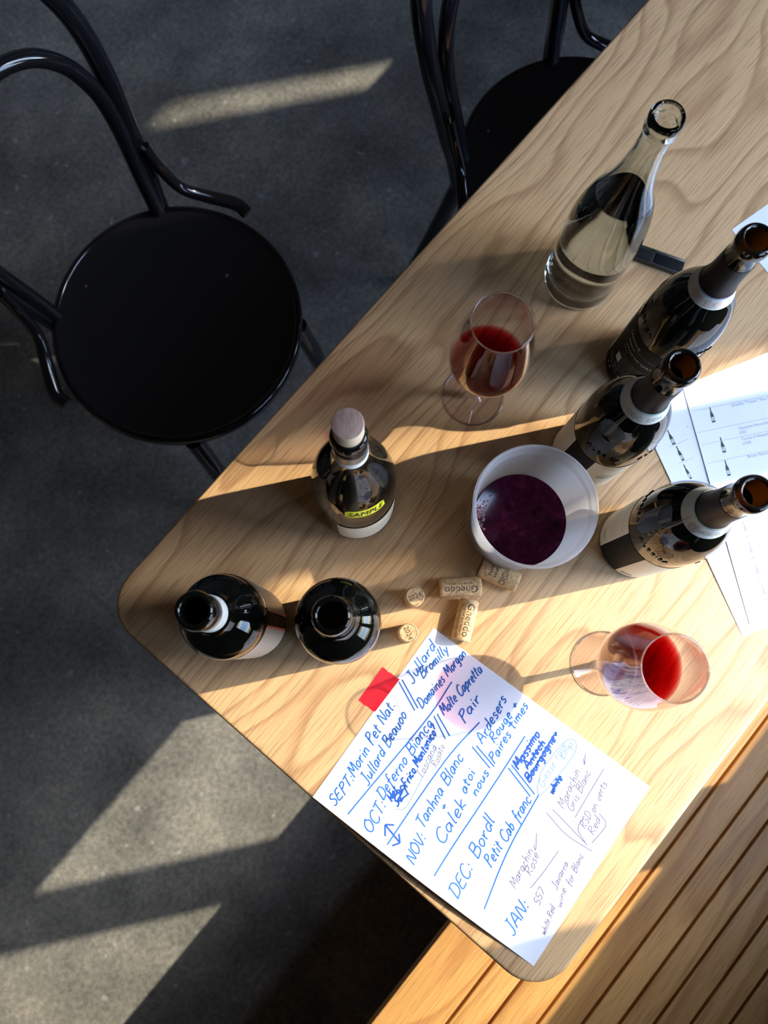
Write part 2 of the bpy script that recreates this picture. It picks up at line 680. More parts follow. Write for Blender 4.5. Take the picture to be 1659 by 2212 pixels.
table = thing('dining_table', 'long pale oak dining table with rounded corners', 'table', ROOM, YAW)
MB().slab(rounded_rect(TX0, TX1, TY0, TY1, 46), TABLE_H - 26, TABLE_H, 4).build('tabletop', 'oak', table)
for x in (49, 2200):
    col = MB().lathe([(38, 12), (38, TABLE_H - 32)], 24).build('pedestal_column', 'black_metal', table, Vector((x / 1000, -0.05, 0)))
    MB().lathe([(0, 0), (215, 0), (215, 8), (60, 20), (0, 20)], 40).build('pedestal_base', 'black_metal', table, Vector((x / 1000, -0.05, 0)))
    MB().box(-40, 40, -220, 220, TABLE_H - 34, TABLE_H - 25.5).build('mounting_plate', 'black_metal', table, Vector((x / 1000, -0.05, 0)))

# ------------------------------------------------------------------ slatted bench
BZ = zf(-433)
bench = thing('slatted_bench', 'low slatted golden wood bench along the window side of the table', 'bench', ROOM, YAW)
edges = [-352, -440, -488, -543, -594, -636, -676, -718, -763, -808, -853]
for a, b in zip(edges[:-1], edges[1:]):
    MB().box(-900, 2300, b + 2.0, a - 2.0, BZ - 24, BZ).build('slat', 'slat', bench, bevel=2.5)
for x in (-700, 400, 1500, 2200):
    MB().box(x - 25, x + 25, -835, -370, BZ - 70, BZ - 24.5).build('crossbar', 'slat', bench)
    for y in (-820, -410):
        MB().box(x - 25, x + 25, y - 25, y + 25, 0, BZ - 70.2).build('leg', 'slat', bench)


# ------------------------------------------------------------------ bentwood chairs
def make_chair():
    root = thing('bentwood_chair', 'x', 'chair', Vector((0, 0, 0)))
    sz = zf(-345)
    seat = MB().lathe([(0, sz - 30), (184, sz - 30), (194, sz - 26), (197, sz - 16), (196, sz - 4), (191, sz), (186, sz - 1.5), (150, sz - 5), (0, sz - 7)], 96)
    seat = seat.build('seat', 'seat_black', root, smooth=50)
    MB().lathe([(186.5, sz - 1.2), (189, sz + 1), (193, sz + 0.6), (196.8, sz - 4), (197.6, sz - 15), (195, sz - 27)], 96).build('seat_rim', 'black_lacquer', seat, smooth=70)
    for x, y in ((-50, 150), (109, -7)):
        MB().lathe([(0, sz - 3.6), (2.6, sz - 4.2), (3.2, sz - 6)], 10).build('screw', 'steel', seat, Vector((x / 1000, y / 1000, 0)))

    def back(s, z):
        return (s, 158 + 0.21 * (z + 345), zf(z))
    half = [(122, -420), (128, -345), (138, -292), (146, -230), (153, -182), (159, -137), (163, -86), (163, -43), (157, -2), (143, 38), (118, 70), (80, 92), (40, 103)]
    full = half + [(0, 106)] + [(-s, z) for s, z in reversed(half)]
    MB().tube(smooth_pts([back(*p) for p in full], 5), 14.5, 14).build('back_hoop', 'black_lacquer', root, smooth=80)
    half = [(117, -345), (123, -282), (131, -215), (135, -174), (136, -129), (131, -98), (121, -66), (106, -41), (88, -22), (66, -9), (40, -1)]
    full = half + [(0, 2)] + [(-s, z) for s, z in reversed(half)]
    MB().tube(smooth_pts([(s, y - 9, z) for s, y, z in (back(*p) for p in full)], 5), 11.5, 14).build('inner_hoop', 'black_lacquer', root, smooth=80)
    for sg in (1, -1):
        br = [(sg * 150, 165, zf(-225)), (sg * 152, 148, zf(-265)), (sg * 160, 124, zf(-305)), (sg * 182, 98, zf(-328)), (sg * 208, 62, zf(-345)), (sg * 210, 40, zf(-352))]
        MB().tube(smooth_pts(br, 6), [9] * 12 + [9 + 2 * min(1, i / 10) for i in range(19)], 12).build('hip_brace', 'black_lacquer', root, smooth=80)
        MB().tube(smooth_pts([(sg * 122, 142, zf(-400)), (sg * 140, 165, zf(-560)), (sg * 172, 205, 0)], 8), [14.5] * 8 + [14.5 - 0.5 * i for i in range(9)], 12).build('leg', 'black_lacquer', root, smooth=80)
        MB().tube(smooth_pts([(sg * 124, -142, sz - 25), (sg * 133, -168, zf(-520)), (sg * 150, -190, 0)], 8), [15] * 8 + [15 - 0.5 * i for i in range(9)], 12).build('leg', 'black_lacquer', root, smooth=80)
    return root


def copy_tree(o, parent=None):
    c = o.copy()
    COL.objects.link(c)
    c.parent = parent
    for ch in list(o.children):
        copy_tree(ch, c)
    return c


chair = make_chair()
chair.rotation_euler.z = YAW
chair.location = W(-311, 507, -TABLE_H)
chair['label'] = 'black bentwood chair with its round seat fully in view on the open floor'
chair['group'] = 'black bentwood chairs beside the table'
ch2 = copy_tree(chair)
ch2.location = W(334, 782, -TABLE_H)
ch2['label'] = 'black bentwood chair pushed in so the tabletop hides half its seat'


# ------------------------------------------------------------------ bottles
def arc_pts(p0, p1, p2, n=8):
    """quadratic curve"""
    return [((1 - t) ** 2 * p0[0] + 2 * t * (1 - t) * p1[0] + t * t * p2[0], (1 - t) ** 2 * p0[1] + 2 * t * (1 - t) * p1[1] + t * t * p2[1]) for t in (i / n for i in range(n + 1))]


def shape_albeisa(r):
    pr = [(0, 6), (20, 4), (r - 5, 0), (r - 1.5, 1.5), (r, 5), (r, 138)]
    pr += arc_pts((r, 138), (r, 176), (24, 202), 12)[1:]
    pr += arc_pts((24, 202), (15.2, 218), (14.2, 240), 8)[1:]
    pr += [(13.7, 272)]
    return pr


def shape_round(r):
    pr = [(0, 6), (20, 4), (r - 5, 0), (r - 1.5, 1.5), (r, 5), (r, 118)]
    pr += arc_pts((r, 118), (r, 172), (24, 206), 14)[1:]
    pr += arc_pts((24, 206), (15.5, 222), (14.2, 244), 8)[1:]
    pr += [(13.7, 272)]
    return pr


def shape_bordeaux(r):
    pr = [(0, 6), (20, 4), (r - 5, 0), (r - 1.5, 1.5), (r, 5), (r, 180)]
    pr += arc_pts((r, 180), (r - 0.5, 203), (24, 212), 10)[1:]
    pr += arc_pts((24, 212), (14.8, 219), (14.2, 238), 6)[1:]
    pr += [(13.7, 272)]
    return pr


def radius_at(prof, z):
    for (r0, z0), (r1, z1) in zip(prof[4:-1], prof[5:]):
        if z0 <= z <= z1:
            return r0 + (r1 - r0) * (z - z0) / max(1e-6, z1 - z0)
    return prof[-1][0]


def wrap_text(text, size, prof, ang, z, off, shear=0.0, space=1.0, tall=1.0):
    """lettering laid round the bottle, reading left to right from outside, centred on angle"""
    v, f = font_mesh(text, size, shear, 'CENTER', space)
    r0 = radius_at(prof, z)
    # along the slope of the surface
    out = []
    for x, y, _ in v:
        zz, rem = z, y
        slope = (radius_at(prof, z + 2) - radius_at(prof, z - 2)) / 4
        k = 1 / math.sqrt(1 + slope * slope)
        zz = z + y * k * tall
        r = radius_at(prof, zz) + off
        a = ang + x / r0
        out.append((r * math.cos(a), r * math.sin(a), zz))
    return out, f


def label_patch(prof, a0, a1, z0, z1, off=0.25, seg=None, nz=6):
    mb = MB()
    seg = seg or max(6, int(abs(a1 - a0) / R(4)))
    mb.lathe([(radius_at(prof, z0 + (z1 - z0) * i / nz) + off, z0 + (z1 - z0) * i / nz) for i in range(nz + 1)], seg, a0, a1)
    return mb


def round_patch(prof, ac, zc, w, h, off, rad):
    """rounded sticker on the bottle"""
    r0 = radius_at(prof, zc)
    slope = (radius_at(prof, zc + 3) - radius_at(prof, zc - 3)) / 6
    k = 1 / math.sqrt(1 + slope * slope)
    nx, ny = 20, 6
    mb, vs, fs = MB(), [], []
    for j in range(ny + 1):
        v = -h / 2 + h * j / ny
        e = 0
        d = abs(v) - (h / 2 - rad)
        if d > 0:
            e = rad - math.sqrt(max(0, rad * rad - d * d))
        for i in range(nx + 1):
            u = (-w / 2 + e) + (w - 2 * e) * i / nx
            z = zc + v * k
            r = radius_at(prof, z) + off
            vs.append((r * math.cos(ac + u / r0), r * math.sin(ac + u / r0), z))
    for j in range(ny):
        for i in range(nx):
            a = j * (nx + 1) + i
            fs.append((a, a + 1, a + nx + 2, a + nx + 1))
    return mb.add(vs, fs)


def bottle(name, label, xy, prof, group=None, neck='amber'):
    t = thing(name, label, 'bottle', W(*xy), 0, group)
    body = MB().lathe(prof + [(9.6, 272), (9.6, 226), (0, 226)], 64).build('body', 'bottle', t, smooth=40)
    lip = [(13.6, 271.5), (13.5, 284), (14.0, 286)]
    lip += [(14.3 + 0.9 * math.sin(PI * i / 8) - 0.2 * i / 8, 286 + 12 * i / 8) for i in range(9)]
    lip += [(13.2, 299.4), (12, 300), (10.6, 299.6), (9.8, 298)]
    lp = MB().lathe(lip, 56).build('neck_lip', neck, t, smooth=60)
    MB().lathe([(9.8, 298), (9.5, 294), (9.5, 228)], 56).build('bore', 'amber_bore' if neck == 'amber' else neck, lp, smooth=60)
    return t, body


def text_part(name, parent, mat, items):
    mb = MB()
    for v, f in items:
        mb.add(v, f)
    return mb.build(name, mat, parent, smooth=None)


def capsule(t, z0, z1, mat='foil', off=0.35, prof=None):
    pts = [(radius_at(prof, z0 + (z1 - z0) * i / 6) + off, z0 + (z1 - z0) * i / 6) for i in range(7)]
    return MB().lathe([(pts[0][0] - off, z0)] + pts + [(pts[-1][0] - off, z1)], 56).build('capsule', mat, t, smooth=40)


def neck_band(t, z0, z1, mat, prof, off=0.6):
    pts = [(radius_at(prof, z0 + (z1 - z0) * i / 4) + off, z0 + (z1 - z0) * i / 4) for i in range(5)]
    return MB().lathe([(pts[0][0] - off, z0)] + pts + [(pts[-1][0] - off, z1)], 56).build('neck_band', mat, t, smooth=40)


def emboss(t, prof, text, angs, z, size=8.5):
    for a in angs:
        v, f = wrap_text(text, size, prof, a, z, 0.9, 0, 1.25)
        v2, _ = wrap_text(text, size, prof, a, z, 0.0, 0, 1.25)
        n = len(v)
        # give the raised letters sides
        ec = {}
        for q in f:
            for i in range(len(q)):
                e = (q[i], q[(i + 1) % len(q)])
                ec[tuple(sorted(e))] = ec.get(tuple(sorted(e)), []) + [e]
        sides = [(e[0][1], e[0][0], e[0][0] + n, e[0][1] + n) for e in ec.values() if len(e) == 1]
        MB().add(v + v2, f + sides).build('embossed_lettering', 'bottle', t, smooth=20)


GB = 'open red wine bottles standing on the table'
# --- bottle with the black label (far right)
pa = shape_albeisa(38.6)
t, b = bottle('wine_bottle', 'open dark wine bottle with a black back label of small white print', (300, 315.5), pa, GB)
capsule(t, 222, 268, 'foil', 0.35, pa)
nb = neck_band(t, 209, 223, 'band', pa, 0.7)
MB().lathe([(radius_at(pa, 222.4) + 1.0, 222), (radius_at(pa, 223.6) + 1.0, 223.6)], 56).build('band_stripe', 'band_blue', nb, smooth=None)
for k in range(4):
    round_patch(pa, R(205 + 24 * k), 215, 7, 9, 0.95, 3.0).build('band_print', 'band_red', nb, smooth=None)
lab = label_patch(pa, R(160), R(330), 10, 122).build('label', 'label_black', t, smooth=40)
label_patch(pa, R(118), R(157), 10, 122).build('label', 'label_cream', t, smooth=40)
items = []
for txt, sz, a, z in (('LANGHE', 6.2, 196, 104), ('FREISA', 5.2, 197, 94), ('VIGNA DEI GARTI', 5.2, 218, 85), ('2 0 2 2', 3.6, 193, 78)):
    items.append(wrap_text(txt, sz, pa, R(a), z, 0.4))
text_part('lettering', lab, 'print_white', items)
for k, z in enumerate((100, 70, 66, 62, 58, 54, 50, 46, 42, 38)):
    text_part('small_print', lab, 'print_pale', [wrap_text('imbottigliato all origine da azienda agricola piemonte italia', 2.5, pa, R(250 if k == 0 else 236), z, 0.4)])
mbx = MB()
for a0, a1, z0, z1 in ((186, 198, 46, 60), (214, 232, 16, 30)):
    q = label_patch(pa, R(a0), R(a1), z0, z1, 0.42)
    k = len(mbx.v)
    mbx.v += q.v
    mbx.f += [tuple(i + k for i in ff) for ff in q.f]
mbx.build('barcode', 'print_white', lab, smooth=None)
items = [wrap_text('13,5% vol  750 ml', 3.4, pa, R(188), z, 0.4) for z in (34, 28)] + [wrap_text('e  0', 6, pa, R(186), 18, 0.4)]
text_part('lettering', lab, 'print_white', items)
emboss(t, pa, 'ALBEISA', (R(185), R(285)), 138)

# --- middle bottle with the cream label
t, b = bottle('wine_bottle', 'open dark wine bottle with a cream label standing behind the plastic tub', (235.6, 211.6), pa, GB)
capsule(t, 222, 266, 'foil', 0.35, pa)
nb = neck_band(t, 208, 223, 'band', pa, 0.7)
MB().lathe([(radius_at(pa, 221.8) + 1.0, 221.6), (radius_at(pa, 223.4) + 1.0, 223.4)], 56).build('band_stripe', 'band_teal', nb, smooth=None)
text_part('lettering', nb, 'print_pale', [wrap_text('DOC', 7, pa, R(a), 211.5, 0.95) for a in (230, 290)])
lab = label_patch(pa, R(240), R(345), 10, 112).build('label', 'label_cream', t, smooth=40)
label_patch(pa, R(125), R(196), 10, 112).build('label', 'label_cream', t, smooth=40)
label_patch(pa, R(196), R(240), 10, 112).build('label_band', 'label_black', t, smooth=40)
text_part('lettering', lab, 'print_grey', [wrap_text('DOLCETTO', 6.0, pa, R(283), 102, 0.4, 0, 1.3), wrap_text("D'ALBA", 4, pa, R(283), 94, 0.4, 0, 1.3)])


def scribble(prof, ac, zc, w, h, turns, width, off, seed=1):
    """loose pen drawing wrapped on the bottle: an oval filled with loops"""
    rnd = random.Random(seed)
    pts = []
    for i in range(turns * 14 + 1):
        t_ = 2 * PI * i / 14
        f = 0.45 + 0.55 * abs(math.sin(t_ * 0.37 + seed))
        pts.append((w / 2 * f * math.cos(t_) + rnd.uniform(-.6, .6), h / 2 * f * math.sin(t_) + rnd.uniform(-.5, .5)))
    r0 = radius_at(prof, zc)
    vs, fs = [], []
    for i in range(len(pts)):
        a, b_ = Vector(pts[max(0, i - 1)]), Vector(pts[min(len(pts) - 1, i + 1)])
        tt = (b_ - a).normalized() if (b_ - a).length > 1e-6 else Vector((1, 0))
        nn = Vector((-tt.y, tt.x)) * width / 2
        for sgn in (1, -1):
            x, y = pts[i][0] + nn.x * sgn, pts[i][1] + nn.y * sgn
            r = radius_at(prof, zc + y) + off
            vs.append((r * math.cos(ac + x / r0), r * math.sin(ac + x / r0), zc + y))
    for i in range(len(pts) - 1):
        fs.append((2 * i, 2 * i + 1, 2 * i + 3, 2 * i + 2))
    return MB().add(vs, fs)


scribble(pa, R(285), 66, 34, 18, 9, 0.5, 0.42).build('pen_drawing', 'print_grey', lab, smooth=None)
emboss(t, pa, 'ALBEISA', (R(238), R(318)), 137)

# --- lower right bottle with two cream labels
t, b = bottle('wine_bottle', 'open dark wine bottle beside the wine lists, dark gap between two cream labels', (284.4, 113.3), pa, GB)
capsule(t, 222, 266, 'foil', 0.35, pa)
nb = neck_band(t, 206, 223, 'band', pa, 0.7)
MB().lathe([(radius_at(pa, 221.8) + 1.0, 221.6), (radius_at(pa, 223.4) + 1.0, 223.4)], 56).build('band_stripe', 'band_teal', nb, smooth=None)
text_part('lettering', nb, 'print_grey', [wrap_text('DOCG', 7, pa, R(262), 211, 0.95), wrap_text('@', 11, pa, R(222), 209.5, 0.95), wrap_text('|', 11, pa, R(196), 209.5, 0.95)])
lab = label_patch(pa, R(232), R(335), 10, 112).build('label', 'label_cream', t, smooth=40)
lab2 = label_patch(pa, R(118), R(187), 10, 112).build('label', 'label_cream', t, smooth=40)
label_patch(pa, R(187), R(232), 10, 112).build('label_band', 'label_black', t, smooth=40)
text_part('small_print', lab2, 'print_grey', [wrap_text('Nebbiolo delle Langhe', 3.6, pa, R(160), 92, 0.4)] + [wrap_text('vino rosso prodotto in italia', 2.5, pa, R(162), z, 0.4) for z in (76, 71, 66, 61, 56, 51)])
text_part('barcode', lab2, 'print_dark', [wrap_text('IIIIIII', 7, pa, R(172), 26, 0.4)])
label_patch(pa, R(238), R(256), 16, 24, 0.42).build('stamp', 'print_grey', lab, smooth=None)
emboss(t, pa, 'ALBEISA', (R(225), R(150), R(318)), 137)

# --- sample bottle with a cork pushed back in
pr_ = shape_round(40.5)
t, b = bottle('wine_bottle', 'dark wine bottle with a yellow sample sticker and a cork pushed back in', (-18.8, 157), pr_, 'dark wine bottles nearest the chairs', 'bottle')
capsule(t, 254, 272, 'silver', 0.35, pr_)
neck_band(t, 244, 254.2, 'white_band', pr_, 0.6)
lab = label_patch(pr_, R(244), R(385), 10, 84).build('label', 'label_cream', t, smooth=40)
text_part('small_print', lab, 'print_pale', [wrap_text('bianco 2023', 5, pr_, R(300), 50, 0.4, 0.3), wrap_text('vino sfuso', 4, pr_, R(296), 36, 0.4, 0.3)])
st = round_patch(pr_, R(288), 156, 39, 19, 0.35, 3.5).build('sticker', 'yellow', t, smooth=40)
text_part('lettering', st, 'print_dark', [wrap_text('SAMPLE', 10.2, pr_, R(288), 151.2, 0.8, 0.25, 1.0, 1.55)])
ck = thing('bottle_stopper_cork', 'pale cork with a wine-stained top standing out of the sample bottle', 'cork', W(-18.8, 157, 229))
MB().lathe([(0, 0), (9.2, 0), (9.2, 69), (11.2, 74), (11.9, 80), (12.0, 99), (11.6, 99.9)], 40).build('shaft', 'cork_pale', ck, smooth=40)
MB().lathe([(0, 100.2), (11.0, 100.1), (11.7, 99.8)], 40).build('top', 'cork_stain', ck, smooth=40)

# --- two straight-shouldered bottles at the corner
pb = shape_bordeaux(37.3)
GC = 'dark wine bottles nearest the chairs'
t, b = bottle('wine_bottle', 'dark straight-shouldered bottle nearest the table corner with a white neck ring', (-129.6, 26.1), pb, GC, 'bottle')
capsule(t, 262, 272, 'silver', 0.35, pb)
neck_band(t, 240, 262, 'white_band', pb, 0.6)
lab = label_patch(pb, R(8), R(120), 18, 172).build('label', 'label_grey', t, smooth=40)
lab2 = label_patch(pb, R(-110), R(-14), 18, 172).build('label', 'label_pink', t, smooth=40)
mbr = MB()
for k, (a0, a1, z0, z1) in enumerate(((-100, -60, 30, 120), (-80, -36, 60, 150), (-95, -70, 90, 160), (-40, -18, 120, 160))):
    r = pb[6][0] + 0.45
    pts = [(R(a0 + (a1 - a0) * i / 20) + 0.05 * math.sin(i * 1.1 + k), z0 + (z1 - z0) * i / 20) for i in range(21)]
    vs, fs = [], []
    for a, z in pts:
        vs += [(r * math.cos(a), r * math.sin(a), z - 1.6), (r * math.cos(a), r * math.sin(a), z + 1.6)]
    fs = [(2 * i, 2 * i + 2, 2 * i + 3, 2 * i + 1) for i in range(20)]
    mbr.add(vs, fs)
mbr.build('brush_stroke', 'print_red', lab2, smooth=None)
label_patch(pb, R(-14), R(-11), 18, 172, 0.45).build('label_edge', 'print_red', lab2, smooth=None)
label_patch(pb, R(8), R(10), 18, 172, 0.45).build('label_edge', 'print_red', lab, smooth=None)
t, b = bottle('wine_bottle', 'dark straight-shouldered bottle seen from straight above beside the two upright corks', (-30.5, 22.5), pb, GC, 'bottle')
MB().lathe([(0, 229), (9.4, 229)], 32).build('wine_in_neck', 'olive', t, smooth=None)
label_patch(pb, R(20), R(160), 18, 172).build('label', 'label_grey', t, smooth=40)
label_patch(pb, R(-120), R(0), 18, 172).build('label', 'label_pink', t, smooth=40)

# ------------------------------------------------------------------ water bottle
wb = thing('water_bottle', 'clear glass bottle half filled with sparkling water', 'bottle', W(235.3, 420.4))
outer = [(0, 3), (26, 1.5), (36, 0), (39, 1.5), (40.2, 6), (40.4, 24), (39.4, 28), (40.2, 32), (40.3, 108)]
outer += arc_pts((40.3, 108), (40.3, 152), (25.5, 190), 12)[1:]
outer += arc_pts((25.5, 190), (16.2, 216), (13.6, 258), 10)[1:]
outer += [(13.4, 276), (13.8, 279), (15.0, 281), (15.3, 285), (14.6, 288), (14.6, 291), (15.1, 294), (15.0, 298), (13.8, 300)]
inner = [(11.4, 299.6), (10.6, 297), (10.4, 276)]
inner += [(r - 3.2, z) for r, z in reversed(outer[9:31])]
inner += [(37.2, 108), (37.2, 33), (35, 27), (26, 25), (0, 26)]
MB().lathe(outer + inner, 72).build('glass_body', 'glass', wb, smooth=50)
wprof = [(0, 25.6), (26, 24.6), (35.2, 26.7), (37.4, 33), (37.4, 108)]
for r, z in outer[9:31]:
    if z < 181:
        wprof.append((r - 3.0, z))
zl = 181
rl = 28.6 - 3.0
wprof += [(rl + 0.4, zl), (rl - 1.5, zl - 0.6), (0, zl - 0.8)]
wat = MB().lathe(wprof, 72).build('water', 'water', wb, smooth=50)
mb = MB()
for i in range(300):
    a = random.uniform(R(120), R(255))
    z = random.uniform(50, 165)
    r = 36.3
    if z > 112:
        r = 36.3 - (z - 112) ** 2 * 0.0026
    s = random.uniform(0.3, 0.55)
    c = Vector((r * math.cos(a), r * math.sin(a), z))
    mb.add([tuple(c + Vector(d) * s) for d in ((1, 0, 0), (-1, 0, 0), (0, 1, 0), (0, -1, 0), (0, 0, 1), (0, 0, -1))],
           [(0, 2, 4), (2, 1, 4), (1, 3, 4), (3, 0, 4), (2, 0, 5), (1, 2, 5), (3, 1, 5), (0, 3, 5)])
bb = mb.build('bubbles', 'bubble', wb)
bb['kind'] = 'stuff'


# ------------------------------------------------------------------ wine glasses
def wine_glass(label, xy, level):
    t = thing('wine_glass', label, 'glass', W(*xy), 0, 'wine glasses holding red wine')
    MB().lathe([(0, 0.3), (33.4, 0.3), (34.3, 0.9), (34.0, 1.7), (31, 2.0), (12, 3.6), (5, 6.5)], 72).build('foot', 'glass_thin', t, smooth=50)
    MB().lathe([(5.2, 6.2), (4.0, 12), (3.5, 30), (3.5, 62), (4.2, 76), (6.5, 86), (9, 89)], 24).build('stem', 'glass', t, smooth=60)
    ob = [(0, 88), (8, 88.4), (17, 91.5), (27, 99), (35, 110), (39.3, 122), (40.6, 134), (40.0, 150), (37.6, 168), (34.0, 188), (30.2, 206), (28.2, 216)]
    ob = [(p.x, p.y) for p in smooth_pts([(a, b_, 0) for a, b_ in ob], 4)]
    ib = [(max(0, r - 0.9), z + (2.2 if r < 20 else 0.6 if r < 35 else 0)) for r, z in ob]
    ib[-1] = (27.5, 215.9)
    MB().lathe(ob + [(27.9, 216.5)] + list(reversed(ib)), 80).build('bowl', 'glass_thin', t, smooth=60)
    MB().lathe([(33.6 + 0.9 * math.cos(2 * PI * i / 10), 1.15 + 0.9 * math.sin(2 * PI * i / 10)) for i in range(11)], 80).build('foot_edge', 'glass', t, smooth=80)
    MB().lathe([(27.85 + 0.8 * math.cos(2 * PI * i / 10), 216.3 + 0.8 * math.sin(2 * PI * i / 10)) for i in range(11)], 80).build('rim', 'glass', t, smooth=80)
    wp = [(max(0, r - 0.35), z + 0.3) for r, z in ib if z < level - 0.4]
    k = [i for i in range(len(ib) - 1) if ib[i][1] <= level < ib[i + 1][1]][0]
    rl_ = ib[k][0] + (ib[k + 1][0] - ib[k][0]) * (level - ib[k][1]) / (ib[k + 1][1] - ib[k][1])
    wp += [(rl_ - 0.3, level), (rl_ - 2, level - 0.5), (0, level - 0.6)]
    MB().lathe(wp, 80).build('wine', 'wine', t, smooth=60)
    return t


wine_glass('stemmed glass with dark red wine standing between the water bottle and the cork-stoppered bottle', (112, 279), 120)
wine_glass('stemmed glass with bright sunlit red wine standing near the bench side of the table', (246, -17), 127)

# ------------------------------------------------------------------ plastic tub
tub = thing('plastic_tub', 'round translucent plastic tub part filled with dark red wine', 'tub', W(151, 130))
ro = [(0, 1.5), (42, 1.5), (43, 0), (46, 0), (47.2, 3), (54.6, 122), (54.9, 124), (56.3, 125), (57.2, 136), (58.4, 137.5), (59.0, 140), (58.4, 142.5), (57.2, 143.2)]
ri = [(56.4, 142), (56.0, 137), (55.2, 127), (53.6, 124), (53.6, 121), (46.2, 4), (0, 3.2)]
MB().lathe(ro + ri, 96).build('tub_wall', 'plastic', tub, smooth=40)
slop = MB().lathe([(0, 3.6), (45.6, 4.4), (48.6, 52), (47.6, 51.4), (0, 51.2)], 72).build('wine', 'slop', tub, smooth=40)
mb = MB()
for i in range(70):
    a = random.gauss(R(172), 0.22)
    r = random.uniform(37, 46.5)
    s = random.uniform(0.8, 2.2)
    c = Vector((r * math.cos(a), r * math.sin(a), 51.2))
    mb.add([tuple(c + Vector(d) * s) for d in ((1, 0, 0), (.5, .86, 0), (-.5, .86, 0), (-1, 0, 0), (-.5, -.86, 0), (.5, -.86, 0), (0, 0, .55))], [(i_, (i_ + 1) % 6, 6) for i_ in range(6)])
fo = mb.build('foam', 'foam', slop)
fo['kind'] = 'stuff'


# ------------------------------------------------------------------ corks
def cork_body(r=10.6, l=45.0, seg=32):
    return MB().lathe([(0, 0), (r - 0.9, 0), (r - 0.2, 0.7), (r, 3), (r + 0.15, l * 0.5), (r, l - 3), (r - 0.2, l - 0.7), (r - 0.9, l), (0, l)], seg)


def curve_text(text, size, r, ang0, along, mirror=False, rot90=True):
    """lettering wrapped on a cork of radius r; text runs along the axis (z)"""
    v, f = font_mesh(text, size, 0, 'CENTER')
    out = [((r) * math.cos(ang0 - y / r), (r) * math.sin(ang0 - y / r), along + x) for x, y, _ in v]
    return out, f


GK = 'corks lying on the table'
up = [((42.6, 52.0), 22, 'upright cork stamped 2024 standing further from the handwritten sheet'), ((35.8, 14.5), -68, 'upright cork stamped 2024 standing next to the handwritten sheet')]
for (x, y), rot, lb in up:
    t = thing('wine_cork', lb, 'cork', W(x, y), R(rot), 'upright corks')
    cork_body(10.2, 40).build('body', 'cork', t, smooth=40)
    v, f = font_mesh('2024', 7.2, 0, 'CENTER')
    text_part('stamp', t, 'cork_print', [([(a, b_ - 2.4, 40.12) for a, b_, _ in v], f)])
    MB().lathe([(8.7, 40.1), (8.7, 40.14), (9.1, 40.14), (9.1, 40.1)], 40).build('stamp_ring', 'cork_print', t, smooth=None)


def lying_cork(label, x, y, ang, roll, txts, r=10.6, l=45.0, end=None):
    """axis along direction ang on the table"""
    t = thing('wine_cork', label, 'cork', W(x, y, r + 0.25), 0, GK)
    t.rotation_euler = (Matrix.Rotation(ang, 3, 'Z') @ Matrix.Rotation(R(90), 3, 'Y') @ Matrix.Rotation(roll, 3, 'Z')).to_euler()
    me = cork_body(r, l)
    me.v = [(a, b_, c - l / 2000) for a, b_, c in me.v]
    me.build('body', 'cork', t, smooth=40)
    items = []
    for txt, sz, a in txts:
        items.append(curve_text(txt, sz, r + 0.28, a, 0))
    text_part('stamp', t, 'cork_print', items)
    if end:
        for e in end:
            MB().lathe([(0, 0), (r - 0.9, 0), (r - 0.2, -0.9 * e)], 32).build('stained_end', 'cork_red', t, Vector((0, 0, e * (l / 2 + 0.1) / 1000)), smooth=None)
    return t


# text lies on top of the cork: local -x points up after the quarter turn
lying_cork('lying cork stamped with an estate name, its end towards the handwritten sheet', 97.5, 28.5, R(256), 0, [('Gheddo', 11, R(184)), ('vignaioli in la morra', 3.4, R(204))], 10.4, 44)
lying_cork('lying cork stamped with an estate name, between two other lying corks', 93.0, 64.0, R(183), 0, [('Gheddo', 11, R(178)), ('vignaioli in la morra', 3.4, R(199))], 10.4, 44)
tb = lying_cork('pale speckled cork with a dark red end tucked against the plastic tub', 134.5, 77.0, R(-24), 0, [], 11.2, 44, (-1,))
items = []
for txt, sz, zz in (('VIGIO', 9, 2), ('SERRA', 5, -6), ('SERRE', 5, -11.5)):
    v, f = font_mesh(txt, sz, 0, 'CENTER')
    items.append(([(11.5 * math.cos(PI + a / 11.5), 11.5 * math.sin(PI + a / 11.5), zz + b_) for a, b_, _ in v], f))
text_part('stamp', tb, 'cork_print', items)


# ------------------------------------------------------------------ slim black case behind the water bottle
cs = thing('slim_black_case', 'slim black ribbed case lying behind the water bottle', 'case', W(322, 444), math.atan2(-19.7, 51.9))
MB().box(-42, 36, -9, 9, 0.2, 9).build('body', 'black_metal', cs, bevel=1.2)
MB().box(-41, -2, -7.5, 4, 9, 10.2).build('grip_panel', 'label_black', cs, bevel=0.4)
MB().box(2, 35, -7.5, 4, 9, 10.2).build('grip_panel', 'label_black', cs, bevel=0.4)
MB().box(-2, 35, 5.5, 8.2, 9, 10.0).build('edge_clip', 'steel', cs, bevel=0.3)

